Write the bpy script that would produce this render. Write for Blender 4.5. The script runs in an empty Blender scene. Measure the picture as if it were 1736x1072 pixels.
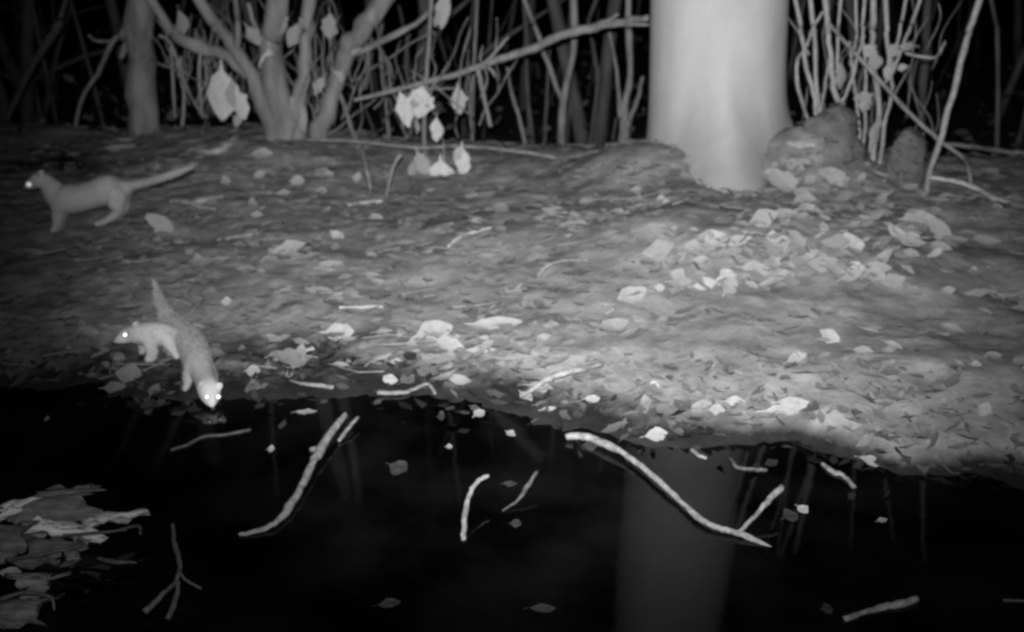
import bpy, math, random
from math import radians as R, sin, cos, tan, pi, exp
from mathutils import Vector, Matrix, noise

rng = random.Random(7)
SC = bpy.context.scene
COL = SC.collection

# ------------------------------------------------------------------ camera
CAM_H, PITCH, F = 1.0, R(20.0), 1736.0
cam_d = bpy.data.cameras.new('trail_camera_lens')
cam_d.sensor_width = 36.0; cam_d.lens = 36.0
cam_d.clip_start = 0.05; cam_d.clip_end = 300.0
cam = bpy.data.objects.new('trail_camera_lens', cam_d)
cam.location = (0, 0, CAM_H); cam.rotation_euler = (R(90) - PITCH, 0, 0)
COL.objects.link(cam); SC.camera = cam
cam_d.dof.use_dof = True
cam_d.dof.focus_distance = 1.8
cam_d.dof.aperture_fstop = 3.5

# ------------------------------------------------------------------ night sky
W = bpy.data.worlds.new('World'); SC.world = W; W.use_nodes = True
wn = W.node_tree.nodes; wl = W.node_tree.links
bg = wn['Background']
sky = wn.new('ShaderNodeTexSky'); sky.sky_type = 'NISHITA'; sky.sun_disc = False
sky.sun_elevation = R(28); sky.sun_rotation = R(200)
bw = wn.new('ShaderNodeRGBToBW')
wl.new(sky.outputs[0], bw.inputs[0]); wl.new(bw.outputs[0], bg.inputs[0])
bg.inputs[1].default_value = 0.00022
# moonlight, barely there
sun_d = bpy.data.lights.new('moon', 'SUN'); sun_d.energy = 0.004; sun_d.angle = R(0.5)
sun = bpy.data.objects.new('moon', sun_d); sun.rotation_euler = (R(62), 0, R(-20)); COL.objects.link(sun)
# the infrared flash of the trail camera: the lamp that lights the photograph
fl = bpy.data.lights.new('infrared_flash', 'SPOT')
fl.energy = 850.0; fl.spot_size = R(130); fl.spot_blend = 0.3; fl.shadow_soft_size = 0.02
# the lens over the LEDs throws a soft beam with a weak wide spill
fl.use_nodes = True
_n = fl.node_tree.nodes; _l = fl.node_tree.links; _em = _n['Emission']
_tc = _n.new('ShaderNodeTexCoord'); _dot = _n.new('ShaderNodeVectorMath'); _dot.operation = 'DOT_PRODUCT'; _dot.inputs[1].default_value = (0, 0, -1)
_nm = _n.new('ShaderNodeVectorMath'); _nm.operation = 'NORMALIZE'
_ab = _n.new('ShaderNodeMath'); _ab.operation = 'ABSOLUTE'
_mr = _n.new('ShaderNodeMapRange'); _mr.interpolation_type = 'SMOOTHSTEP'
_mr.inputs[1].default_value = cos(R(32)); _mr.inputs[2].default_value = 1.0; _mr.inputs[3].default_value = 0.055; _mr.inputs[4].default_value = 1.0
_l.new(_tc.outputs['Normal'], _nm.inputs[0]); _l.new(_nm.outputs[0], _dot.inputs[0]); _l.new(_dot.outputs['Value'], _ab.inputs[0])
_l.new(_ab.outputs[0], _mr.inputs[0]); _l.new(_mr.outputs[0], _em.inputs['Strength'])
flash = bpy.data.objects.new('infrared_flash', fl)
flash.location = (-0.03, -0.02, CAM_H + 0.08)
COL.objects.link(flash)

SC.view_settings.view_transform = 'Standard'; SC.view_settings.look = 'None'
SC.view_settings.exposure = 0.0; SC.view_settings.gamma = 1.0
SC.view_settings.use_curve_mapping = False
SC.cycles.max_bounces = 5; SC.cycles.diffuse_bounces = 3; SC.cycles.glossy_bounces = 3
SC.cycles.caustics_reflective = False; SC.cycles.caustics_refractive = False
SC.cycles.use_denoising = True
SC.cycles.pixel_filter_type = 'GAUSSIAN'; SC.cycles.filter_width = 3.0

# ------------------------------------------------------------------ geometry of the view
FWD = Vector((0, cos(PITCH), -sin(PITCH))); UP = Vector((0, sin(PITCH), cos(PITCH))); RT = Vector((1, 0, 0))
CAM = Vector((0, 0, CAM_H))
def ray(px, py): return FWD + RT * ((px - 868.0) / F) + UP * ((536.0 - py) / F)
def at_Z(px, py, z):
    d = ray(px, py); t = (z - CAM_H) / d.z; return CAM + d * t
def at_Y(px, py, Y):
    d = ray(px, py); return CAM + d * (Y / d.y)
def depth(p): return (Vector(p) - CAM).dot(FWD)
def k_at(p): return depth(p) / F                      # metres per photo pixel
flash.rotation_euler = (at_Y(975, 150, 4.0) - flash.location).to_track_quat('-Z', 'Y').to_euler()

# ------------------------------------------------------------------ terrain
WL = -0.05
SHORE = [(-700, 640), (-300, 642), (0, 650), (150, 662), (300, 692), (450, 674), (600, 668), (750, 682), (870, 698),
         (960, 738), (1100, 752), (1250, 757), (1400, 775), (1540, 792), (1640, 802), (1736, 826), (2100, 880), (2500, 900)]
SH = [at_Z(a, b, WL) for a, b in SHORE]
def sstep(t):
    t = max(0.0, min(1.0, t)); return t * t * (3 - 2 * t)
def interp(pts, x):
    if x <= pts[0][0]: return pts[0][1]
    for (x0, y0), (x1, y1) in zip(pts, pts[1:]):
        if x <= x1: return y0 + (y1 - y0) * (x - x0) / (x1 - x0)
    return pts[-1][1]
SHX = [(p.x, p.y) for p in SH]
CREST = [(-4, 5.9), (-1.5, 5.6), (0.0, 5.0), (1.0, 4.9), (2.0, 4.7), (4, 4.6)]
TREE = at_Y(1215, 300, 4.55)
_f, _g = at_Y(1060, 480, 3.25), at_Y(1390, 470, 3.3)  # low swells added to tilt the bank towards the flash and brighten it
_a, _b, _c, _d = at_Y(1075, 330, 4.3), at_Y(1352, 330, 4.3), at_Y(485, 225, 5.2), at_Y(1110, 430, 3.7)
MOUNDS = [(_a.x, _a.y, 0.12, 0.07), (_b.x, _b.y, 0.20, 0.08), (_c.x, _c.y, 0.07, 0.35), (_d.x, _d.y, 0.05, 0.5), (_f.x, _f.y, 0.062, 0.22), (_g.x, _g.y, 0.062, 0.22)]
def H(x, y):
    s = y - interp(SHX, x) + 0.06 * noise.noise((x * 3.1, y * 3.1, 4.2)) + 0.05 * noise.noise((x * 9, y * 9, 1.0)) + 0.02 * noise.noise((x * 31, y * 31, 1.0))
    if s < 0: return WL + max(s * 0.35, -0.4)
    a = min(1.0, s / 0.35)
    z = WL + 0.025 * a * sstep((x - .3) / .6) + 0.055 * (1 - exp(-s / (0.30 - 0.22 * sstep((x - 0.1) / 0.7))))
    z += a * (0.050 * noise.noise((x * 1.1, y * 1.1, 0)) + 0.030 * noise.noise((x * 3.3, y * 3.3, 7)) + 0.011 * noise.noise((x * 9, y * 9, 3)))
    z += 0.006 * noise.noise((x * 27, y * 27, 3)) + 0.003 * noise.noise((x * 60, y * 60, 5))
    r2 = (x - TREE.x - 0.1) ** 2 + (y - TREE.y) ** 2
    z += 0.06 * exp(-r2 / 0.55)
    for (mx, my, amp, sg) in MOUNDS:
        z += amp * exp(-((x - mx) ** 2 + (y - my) ** 2) / sg)
    z -= 0.40 * sstep((y - interp(CREST, x)) / 1.6)
    return z
def on_ground(px, py):
    d = ray(px, py)
    t = 0.9
    for _ in range(900):
        p = CAM + d * t
        if p.z <= max(H(p.x, p.y), WL): break
        t += 0.012
    p = CAM + d * t
    return Vector((p.x, p.y, max(H(p.x, p.y), WL)))

# ------------------------------------------------------------------ materials (neutral greys: an infrared picture)
def mat(name, lo, hi, scale=20.0, rough=0.85, bump=0.3, stretch=(1, 1, 1), spec=0.2, tone=False, metal=0.0, detail=6.0, fine=0.0):
    m = bpy.data.materials.new(name); m.use_nodes = True
    nt = m.node_tree; n = nt.nodes; l = nt.links
    b = n['Principled BSDF']; b.inputs['Roughness'].default_value = rough
    b.inputs['Specular IOR Level'].default_value = spec; b.inputs['Metallic'].default_value = metal
    tc = n.new('ShaderNodeTexCoord'); mp = n.new('ShaderNodeMapping'); mp.inputs['Scale'].default_value = stretch
    l.new(tc.outputs['Object'], mp.inputs[0])
    t = n.new('ShaderNodeTexNoise'); t.inputs['Scale'].default_value = scale; t.inputs['Detail'].default_value = detail
    t.inputs['Roughness'].default_value = 0.62
    l.new(mp.outputs[0], t.inputs['Vector'])
    r = n.new('ShaderNodeValToRGB'); r.color_ramp.elements[0].position = 0.32; r.color_ramp.elements[1].position = 0.68
    r.color_ramp.elements[0].color = (lo, lo, lo, 1); r.color_ramp.elements[1].color = (hi, hi, hi, 1)
    l.new(t.outputs['Fac'], r.inputs[0]); out = r.outputs[0]
    if tone:
        at = n.new('ShaderNodeAttribute'); at.attribute_name = 'tone'
        mx = n.new('ShaderNodeMix'); mx.data_type = 'RGBA'; mx.blend_type = 'MULTIPLY'; mx.inputs[0].default_value = 1.0
        l.new(out, mx.inputs[6]); l.new(at.outputs['Color'], mx.inputs[7]); out = mx.outputs[2]
    l.new(out, b.inputs['Base Color'])
    if bump:
        bp = n.new('ShaderNodeBump'); bp.inputs['Strength'].default_value = bump; bp.inputs['Distance'].default_value = 0.01
        l.new(t.outputs['Fac'], bp.inputs['Height']); l.new(bp.outputs[0], b.inputs['Normal'])
    return m
M = {}
M['pale_bark'] = mat('pale_smooth_bark', 0.45, 0.54, 7.0, 0.75, 0.30, (1, 1, 0.5), detail=12.0)
M['scar'] = mat('bark_scar', 0.22, 0.30, 30, 0.9, 0.3)
M['dim_bark'] = mat('rough_bark', 0.14, 0.30, 14.0, 0.9, 0.8, (1, 1, 0.25))
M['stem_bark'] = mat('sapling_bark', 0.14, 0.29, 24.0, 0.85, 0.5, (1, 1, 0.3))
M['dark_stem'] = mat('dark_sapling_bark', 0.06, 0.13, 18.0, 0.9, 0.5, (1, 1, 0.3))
M['dry_wood'] = mat('dry_bleached_wood', 0.32, 0.58, 40.0, 0.8, 0.6)
M['wet_wood'] = mat('pale_waterside_wood', 0.14, 0.34, 45.0, 0.6, 0.6, spec=0.3)
M['cane_bark'] = mat('cane_bark', 0.24, 0.42, 40.0, 0.8, 0.6)
M['shrub_bark'] = mat('shrub_bark', 0.13, 0.29, 14.0, 0.9, 0.8, (1, 1, 0.25))
M['leaf_bright'] = mat('dry_bright_leaf', 0.46, 0.62, 50.0, 0.7, 0.3)
M['pond_wood'] = mat('pale_soaked_wood', 0.17, 0.40, 55.0, 0.7, 0.7, spec=0.2)
M['sunk_wood'] = mat('waterlogged_wood', 0.05, 0.14, 45.0, 0.5, 0.5, spec=0.3)
M['leaf'] = mat('dead_leaf', 0.26, 0.34, 60.0, 0.8, 0.3, tone=True)
M['leaf_mid'] = mat('dead_leaf_grey', 0.24, 0.30, 60.0, 0.8, 0.3)
M['leaf_light'] = mat('dead_leaf_light', 0.28, 0.36, 60.0, 0.8, 0.3)
M['leaf_pale'] = mat('bleached_leaf', 0.32, 0.45, 50.0, 0.7, 0.3)
M['leaf_dull'] = mat('sodden_leaf', 0.02, 0.065, 50.0, 0.6, 0.3)
M['fur'] = mat('short_fur', 0.37, 0.45, 90.0, 0.9, 0.25, spec=0.1, tone=True)
M['fur_hair'] = mat('fur_hairs', 0.32, 0.44, 60.0, 0.9, 0.0, spec=0.1)
M['pale_fur'] = mat('flash_lit_short_fur', 0.52, 0.60, 90.0, 0.9, 0.25, spec=0.1, tone=True)  # paler copy of the fur; flash light on the middle weasel put into colour
M['pale_fur_hair'] = mat('flash_lit_fur_hairs', 0.46, 0.60, 60.0, 0.9, 0.0, spec=0.1)
M['nose'] = mat('nose_leather', 0.05, 0.09, 60.0, 0.5, 0.2)
M['rock'] = mat('mossy_stone', 0.10, 0.17, 16.0, 0.95, 0.6)
M['twig'] = mat('litter_twig', 0.20, 0.36, 60.0, 0.85, 0.2)
def eye_mat():
    m = bpy.data.materials.new('eye_tapetum'); m.use_nodes = True
    b = m.node_tree.nodes['Principled BSDF']; t = m.node_tree.nodes.new('ShaderNodeTexNoise')
    t.inputs['Scale'].default_value = 30
    r = m.node_tree.nodes.new('ShaderNodeValToRGB')
    r.color_ramp.elements[0].color = (.8, .8, .8, 1); r.color_ramp.elements[1].color = (.95, .95, .95, 1)
    m.node_tree.links.new(t.outputs[0], r.inputs[0]); m.node_tree.links.new(r.outputs[0], b.inputs['Base Color'])
    b.inputs['Metallic'].default_value = 1.0; b.inputs['Roughness'].default_value = 0.5
    return m
M['eye'] = eye_mat()
def ground_mat():
    m = bpy.data.materials.new('leaf_mould_soil'); m.use_nodes = True
    nt = m.node_tree; n = nt.nodes; l = nt.links; b = n['Principled BSDF']
    b.inputs['Roughness'].default_value = 0.95; b.inputs['Specular IOR Level'].default_value = 0.15
    tc = n.new('ShaderNodeTexCoord')
    t1 = n.new('ShaderNodeTexNoise'); t1.inputs['Scale'].default_value = 7; t1.inputs['Detail'].default_value = 9; t1.inputs['Roughness'].default_value = 0.68
    t2 = n.new('ShaderNodeTexVoronoi'); t2.inputs['Scale'].default_value = 26
    l.new(tc.outputs['Object'], t1.inputs['Vector'])
    wv = n.new('ShaderNodeMix'); wv.data_type = 'RGBA'; wv.inputs[0].default_value = 0.10
    l.new(tc.outputs['Object'], wv.inputs[6]); l.new(t1.outputs['Color'], wv.inputs[7]); l.new(wv.outputs[2], t2.inputs['Vector'])
    r = n.new('ShaderNodeValToRGB'); e = r.color_ramp.elements
    e[0].position = 0.34; e[0].color = (.20, .20, .20, 1); e[1].position = 0.66; e[1].color = (.38, .38, .38, 1)
    l.new(t1.outputs['Fac'], r.inputs[0])
    bwv = n.new('ShaderNodeRGBToBW'); l.new(t2.outputs['Color'], bwv.inputs[0])
    mr = n.new('ShaderNodeMapRange'); mr.inputs[3].default_value = 0.78; mr.inputs[4].default_value = 1.2
    l.new(bwv.outputs[0], mr.inputs[0])
    mx = n.new('ShaderNodeMix'); mx.data_type = 'RGBA'; mx.blend_type = 'MULTIPLY'; mx.inputs[0].default_value = 1.0
    l.new(r.outputs[0], mx.inputs[6]); l.new(mr.outputs[0], mx.inputs[7])
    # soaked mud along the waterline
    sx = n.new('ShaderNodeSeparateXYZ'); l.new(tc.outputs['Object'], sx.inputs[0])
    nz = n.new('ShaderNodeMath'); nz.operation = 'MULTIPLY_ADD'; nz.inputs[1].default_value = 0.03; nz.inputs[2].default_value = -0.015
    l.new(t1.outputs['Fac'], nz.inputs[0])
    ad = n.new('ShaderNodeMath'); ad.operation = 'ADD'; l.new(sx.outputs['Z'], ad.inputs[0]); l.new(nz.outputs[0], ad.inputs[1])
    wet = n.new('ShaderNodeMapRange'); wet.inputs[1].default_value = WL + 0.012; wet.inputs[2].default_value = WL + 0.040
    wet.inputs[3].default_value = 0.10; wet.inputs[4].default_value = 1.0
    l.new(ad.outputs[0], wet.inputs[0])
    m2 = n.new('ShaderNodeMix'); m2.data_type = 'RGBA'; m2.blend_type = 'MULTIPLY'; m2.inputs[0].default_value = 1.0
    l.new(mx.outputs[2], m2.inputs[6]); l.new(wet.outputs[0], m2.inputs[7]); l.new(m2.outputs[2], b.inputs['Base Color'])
    bp = n.new('ShaderNodeBump'); bp.inputs['Strength'].default_value = 0.8; bp.inputs['Distance'].default_value = 0.02
    l.new(t1.outputs['Fac'], bp.inputs['Height']); l.new(bp.outputs[0], b.inputs['Normal'])
    return m
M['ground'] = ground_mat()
def water_mat():
    m = bpy.data.materials.new('still_dark_water'); m.use_nodes = True
    nt = m.node_tree; n = nt.nodes; l = nt.links; b = n['Principled BSDF']
    b.inputs['Roughness'].default_value = 0.035; b.inputs['IOR'].default_value = 1.33
    t = n.new('ShaderNodeTexNoise'); t.inputs['Scale'].default_value = 5; t.inputs['Detail'].default_value = 4
    tc = n.new('ShaderNodeTexCoord'); l.new(tc.outputs['Object'], t.inputs['Vector'])
    r = n.new('ShaderNodeValToRGB'); r.color_ramp.elements[0].position = .4; r.color_ramp.elements[1].position = .75
    r.color_ramp.elements[0].color = (.0015, .0015, .0015, 1); r.color_ramp.elements[1].color = (.010, .010, .010, 1)
    l.new(t.outputs[0], r.inputs[0]); l.new(r.outputs[0], b.inputs['Base Color'])
    bp = n.new('ShaderNodeBump'); bp.inputs['Strength'].default_value = 0.05; bp.inputs['Distance'].default_value = 0.01
    l.new(t.outputs[0], bp.inputs['Height']); l.new(bp.outputs[0], b.inputs['Normal'])
    return m
M['water'] = water_mat()

# ------------------------------------------------------------------ helpers
def link(o, parent=None):
    COL.objects.link(o)
    if parent: o.parent = parent
    return o
def tag(o, label=None, cat=None, group=None, kind=None):
    if label: o['label'] = label
    if cat: o['category'] = cat
    if group: o['group'] = group
    if kind: o['kind'] = kind
    return o
def empty(name, loc, label, cat, group=None):
    o = bpy.data.objects.new(name, None); o.location = loc; o.empty_display_size = 0.05
    return tag(link(o), label, cat, group)
class MB:
    def __init__(s): s.v = []; s.f = []; s.tone = []
    def add(s, vs, fs, tone=None):
        o = len(s.v); s.v += [tuple(p) for p in vs]; s.f += [tuple(i + o for i in f) for f in fs]
        if tone is not None: s.tone += [tone] * len(vs)
        return s
    def tube(s, pts, rad, n=8, jit=0.0, bury=False):
        """a tapering tube with closed ends along pts"""
        pts = [Vector(p) for p in pts]; m = len(pts); vs = []; fs = []
        ref = None
        for i, p in enumerate(pts):
            t = (pts[min(i + 1, m - 1)] - pts[max(i - 1, 0)]).normalized()
            if ref is None:
                ref = t.orthogonal().normalized()
            ref = (ref - t * ref.dot(t))
            ref = ref.normalized() if ref.length > 1e-6 else t.orthogonal().normalized()
            b = t.cross(ref)
            for j in range(n):
                a = 2 * pi * j / n; r = rad[i] * (1 + (rng.uniform(-jit, jit) if jit else 0))
                vs.append(p + (ref * cos(a) + b * sin(a)) * r)
        for i in range(m - 1):
            for j in range(n):
                k = (j + 1) % n
                fs.append((i * n + j, i * n + k, (i + 1) * n + k, (i + 1) * n + j))
        fs.append(tuple(range(n - 1, -1, -1))); fs.append(tuple(range((m - 1) * n, m * n)))
        return s.add(vs, fs)
    def ball(s, c, r, nu=12, nv=8):
        c = Vector(c); r = r if isinstance(r, (tuple, list)) else (r, r, r)
        vs = [c + Vector((0, 0, r[2]))]; fs = []
        for i in range(1, nv):
            for j in range(nu):
                a = pi * i / nv; b = 2 * pi * j / nu
                vs.append(c + Vector((r[0] * sin(a) * cos(b), r[1] * sin(a) * sin(b), r[2] * cos(a))))
        vs.append(c - Vector((0, 0, r[2])))
        for j in range(nu): fs.append((0, 1 + j, 1 + (j + 1) % nu))
        for i in range(nv - 2):
            for j in range(nu):
                a = 1 + i * nu; k = (j + 1) % nu; fs.append((a + j, a + nu + j, a + nu + k, a + k))
        a = 1 + (nv - 2) * nu
        for j in range(nu): fs.append((a + j, len(vs) - 1, a + (j + 1) % nu))
        return s.add(vs, fs)
    def mesh(s, name, m, smooth=True):
        me = bpy.data.meshes.new(name); me.from_pydata(s.v, [], s.f); me.materials.append(m)
        if smooth: me.polygons.foreach_set('use_smooth', [True] * len(me.polygons))
        if s.tone:
            at = me.color_attributes.new('tone', 'FLOAT_COLOR', 'POINT')
            at.data.foreach_set('color', [c for t in s.tone for c in (t, t, t, 1.0)])
        me.update(); return me
    def build(s, name, m, parent=None, smooth=True, origin=None):
        if origin is not None:
            o = Vector(origin); s.v = [(a - o.x, b - o.y, c - o.z) for a, b, c in s.v]
        ob = bpy.data.objects.new(name, s.mesh(name, m, smooth))
        if origin is not None and parent is None: ob.location = origin
        return link(ob, parent)
def smooth_path(pts, sub=4):
    """Catmull-Rom through points that may carry extra numbers (radii)"""
    P = [tuple(p) for p in pts]
    if len(P) < 3:
        a, b = P[0], P[-1]; return [tuple(a[q] + (b[q] - a[q]) * i / sub for q in range(len(a))) for i in range(sub + 1)]
    out = []
    for i in range(len(P) - 1):
        p0, p1, p2, p3 = P[max(i - 1, 0)], P[i], P[i + 1], P[min(i + 2, len(P) - 1)]
        for q in range(sub):
            t = q / sub
            out.append(tuple(0.5 * ((2 * b) + (-a + c) * t + (2 * a - 5 * b + 4 * c - d) * t * t + (-a + 3 * b - 3 * c + d) * t ** 3)
                             for a, b, c, d in zip(p0, p1, p2, p3)))
    out.append(P[-1]); return out
def stem_pts(pp, Y, dy=0.06, sub=4, wob=0.25):
    """photo polyline (px, py, width px) standing at distance Y -> points, radii"""
    raw = []
    for (px, py, w) in pp:
        p = at_Y(px, py, Y + rng.uniform(-dy, dy)); raw.append((p.x, p.y, p.z, 0.44 * w * k_at(p)))
    sm = smooth_path(raw, sub)
    out = []
    for i, q in enumerate(sm):
        r = max(q[3], 0.0012); a = wob * r * (1 if 0 < i < len(sm) - 1 else 0)
        out.append((Vector((q[0] + rng.uniform(-a, a), q[1] + rng.uniform(-a, a), q[2] + rng.uniform(-a, a))), r * rng.uniform(.9, 1.1)))
    return [a for a, b in out], [b for a, b in out]
def grow_up(pp, n=1.35):
    """continue a stem above the frame"""
    (x0, y0, w0), (x1, y1, w1) = pp[0], pp[1]
    L = max(1.0, math.hypot(x1 - x0, y1 - y0)); s = 330 * n / L
    return [(x0 + (x0 - x1) * s, y0 + (y0 - y1) * s, w0 * 0.75)] + pp
def root_down(pts, rad):
    p = pts[-1]; z = H(p.x, p.y)
    if p.z > z - 0.03:
        pts = pts + [Vector((p.x, p.y, z - 0.04))]; rad = rad + [rad[-1] * 1.15]
    return pts, rad
def leaf_geo(L, Wd, curl=0.25, cup=0.2, seg=5, kind=0):
    """a dead leaf lying in XY, stalk at -X, folded along its midrib and curled"""
    vs = []; fs = []
    for i in range(seg + 1):
        t = i / seg; x = (t - 0.5) * L
        w = Wd * 0.5 * (sin(pi * min(1, max(0.0, t * 0.96 + 0.02))) ** (0.75 if kind == 0 else 1.1)) * (1.1 - 0.3 * t if kind == 0 else 0.8 + 0.3 * t)
        z = curl * L * ((t - 0.5) ** 2 - 0.08)
        z += rng.uniform(-.035, .035) * L
        jl, jr = rng.uniform(.85, 1.12), rng.uniform(.85, 1.12)
        vs += [(x, -w * jl, z + cup * w * rng.uniform(.6, 1.3)), (x, 0, z), (x, w * jr, z + cup * w * rng.uniform(.6, 1.3))]
    for i in range(seg):
        a = i * 3
        fs += [(a, a + 3, a + 4, a + 1), (a + 1, a + 4, a + 5, a + 2)]
    b = len(vs); q = 0.012 * L + 0.0006
    vs += [(-0.5 * L - 0.22 * L, -q, 0.01 * L), (-0.5 * L - 0.22 * L, q, 0.01 * L)]
    fs += [(b, 0, 1), (b, 1, b + 1), (b + 1, 1, 2)]
    return vs, fs

# ------------------------------------------------------------------ setting: ground and water
def axis(lo, hi, a, b, step, grow=1.25):
    out = []; x = a
    while x < b: out.append(x); x += step
    s = step; x = b
    while x < hi: out.append(x); s *= grow; x += s
    out.append(hi); s = step; x = a; pre = []
    while True:
        s *= grow; x -= s
        if x <= lo: break
        pre.append(x)
    return [lo] + pre[::-1] + out
XS = axis(-60, 60, -3.4, 3.4, 0.020); YS = axis(-8, 70, 1.7, 6.6, 0.020)
gv = [(x, y, H(x, y)) for y in YS for x in XS]
nx = len(XS)
gf = [(j * nx + i, j * nx + i + 1, (j + 1) * nx + i + 1, (j + 1) * nx + i) for j in range(len(YS) - 1) for i in range(nx - 1)]
g = MB(); g.v = gv; g.f = gf
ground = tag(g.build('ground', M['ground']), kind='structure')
g = MB(); g.add([(-14, -7.5, WL), (14, -7.5, WL), (14, 3.4, WL), (-14, 3.4, WL)], [(0, 1, 2, 3)])
water = tag(g.build('pond_water', M['water'], smooth=False), kind='structure')

# ------------------------------------------------------------------ the big pale tree
def big_tree():
    base = Vector((TREE.x, TREE.y, H(TREE.x, TREE.y)))
    t = empty('tree', base, 'stout pale smooth-barked tree rising from a mound right of centre', 'tree')
    k = k_at(at_Y(1215, 120, TREE.y)); r0 = 113 * k
    vs = []; fs = []; n = 72; zs = [-0.25 + 0.02 * i for i in range(40)] + [0.56 + 0.06 * i for i in range(70)]
    roots = [(-1.66, 0.52, 0.30), (0.02, 0.14, 0.34), (0.9, .12, .3), (1.7, 0.2, .3), (2.4, .06, .3)]
    for z in zs:
        zz = max(z, 0.0)
        for j in range(n):
            a = 2 * pi * j / n
            r = r0 * (1 + 0.0 * zz)
            for (ra, amp, wd) in roots:
                d = (a - ra + pi) % (2 * pi) - pi
                r += amp * exp(-(math.sqrt(d * d + 0.006) - 0.077) / wd) * exp(-max(z, -0.14) / (0.165 if ra == -1.66 else 0.115))
            r *= 1 + 0.020 * noise.noise((cos(a) * 1.6, sin(a) * 1.6, z * 0.7)) + 0.008 * noise.noise((cos(a) * 5, sin(a) * 5, z * 2.2))
            vs.append((r * cos(a) - 0.016 - 0.038 * zz, r * sin(a), z))
    for i in range(len(zs) - 1):
        for j in range(n): fs.append((i * n + j, i * n + (j + 1) % n, (i + 1) * n + (j + 1) % n, (i + 1) * n + j))
    fs.append(tuple(range((len(zs) - 1) * n, len(zs) * n)))
    MB().add(vs, fs).build('trunk', M['pale_bark'], t)
    # the narrow dark scar on the bark
    p = at_Y(1250, 128, TREE.y) - base
    ang = math.atan2(-math.sqrt(max(0, r0 ** 2 - p.x ** 2)), p.x)
    q = MB(); c = Vector((r0 * 1.0 * cos(ang) - 0.016 - 0.038 * p.z, r0 * 1.0 * sin(ang), p.z + 0.03))
    q.ball(c, (0.014, 0.010, 0.075), 10, 8); q.build('bark_scar', M['scar'], t)
    return t
big_tree()

# ------------------------------------------------------------------ woody things described in photo pixels
def woody(name, label, cat, Y, stems, m, group=None, up=True, down=True, n=8, leaves=(), part='stem', wob=0.25):
    """stems: list of polylines top->base; first reaches the ground; the others are limbs"""
    px, py, _ = stems[0][-1]; b = at_Y(px, py, Y); base = Vector((b.x, b.y, H(b.x, b.y)))
    t = empty(name, base, label, cat, group)
    for i, pp in enumerate(stems):
        rooted = (i == 0 or pp[-1][1] >= py - 12) and down
        if up and pp[0][1] <= 4: pp = grow_up(pp)
        pts, rad = stem_pts(pp, Y, wob=wob)
        if rooted: pts, rad = root_down(pts, rad)
        MB().tube(pts, rad, n, 0.06).build(part if (i == 0 or rooted) else 'limb', m, t, origin=base)
    for (lx, ly, lw, lh, ang, mm) in leaves:
        hang_leaf(t, base, lx, ly, lw, lh, ang, Y - 0.05, mm)
    return t
def twigs(t, n, x0, x1, y0, y1, Y, m, w=(4, 7)):
    base = t.location
    for _ in range(n):
        x = rng.uniform(x0, x1); y = rng.uniform(y0, y1); L = rng.uniform(60, 170); a = rng.gauss(0, .45)
        pp = [(x + L * sin(a) * q + rng.uniform(-7, 7), y - L * cos(a) * q, rng.uniform(*w) * (.55 + .45 * (1 - q))) for q in (1, .75, .5, .25, 0)]
        pts, rad = stem_pts(pp, Y + rng.uniform(-.25, .35), wob=.3)
        MB().tube(pts, rad, 6, .06).build('twig', m, t, origin=base)
def hang_leaf(t, base, px, py, w, h, ang, Y, mm):
    """a dry leaf hanging by its stalk, its blade facing the pond"""
    p = at_Y(px, py, Y); k = k_at(p)
    q = .35 if mm in (B_, P_) else 1.0
    vs, fs = leaf_geo(h * k, w * k * 1.2, rng.uniform(-.2, .4) * q, rng.uniform(.15, .7) * q, 7, rng.choice((0, 1)))
    rot = Matrix.Rotation(rng.uniform(-.5, .5) * q, 3, 'Z') @ Matrix.Rotation(R(ang + 180 + rng.uniform(-14, 14) * q), 3, 'Y') @ Matrix.Rotation(R(-90), 3, 'X') @ Matrix.Rotation(R(-90), 3, 'Z')
    vs = [(a, b * (1 + .35 * noise.noise((a * 50, px, b * 50))), c) for a, b, c in vs]
    MB().add([rot @ Vector(v) + p for v in vs], fs).build('leaf', M[mm], t, origin=base)

B_ = 'leaf_bright'; P_, L_, D_ = 'leaf_pale', 'leaf_light', 'leaf_mid'
woody('forest_tree', 'dim straight tree trunk at far left with a snapped branch stub', 'tree', 5.75,
      [[(238, 0, 56), (240, 100, 54), (243, 215, 58)],
       [(228, 22, 12), (214, 50, 16), (207, 66, 14), (232, 40, 12)],
       [(206, 98, 10), (212, 82, 13), (222, 62, 14)]], M['dim_bark'], n=14)
woody('leaning_pole', 'dark thin pole leaning at the far left edge', 'branch', 6.2,
      [[(112, 0, 9), (100, 38, 16), (58, 105, 14), (28, 165, 13), (0, 222, 12)]], M['dark_stem'])
woody('forked_stick', 'thin dark diagonal stick touching the dim tree', 'branch', 5.9,
      [[(212, 60, 9), (190, 72, 10), (165, 125, 9), (140, 165, 8), (128, 215, 8)], [(150, 60, 5), (165, 70, 6), (190, 71, 7)]], M['stem_bark'], up=False)
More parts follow.
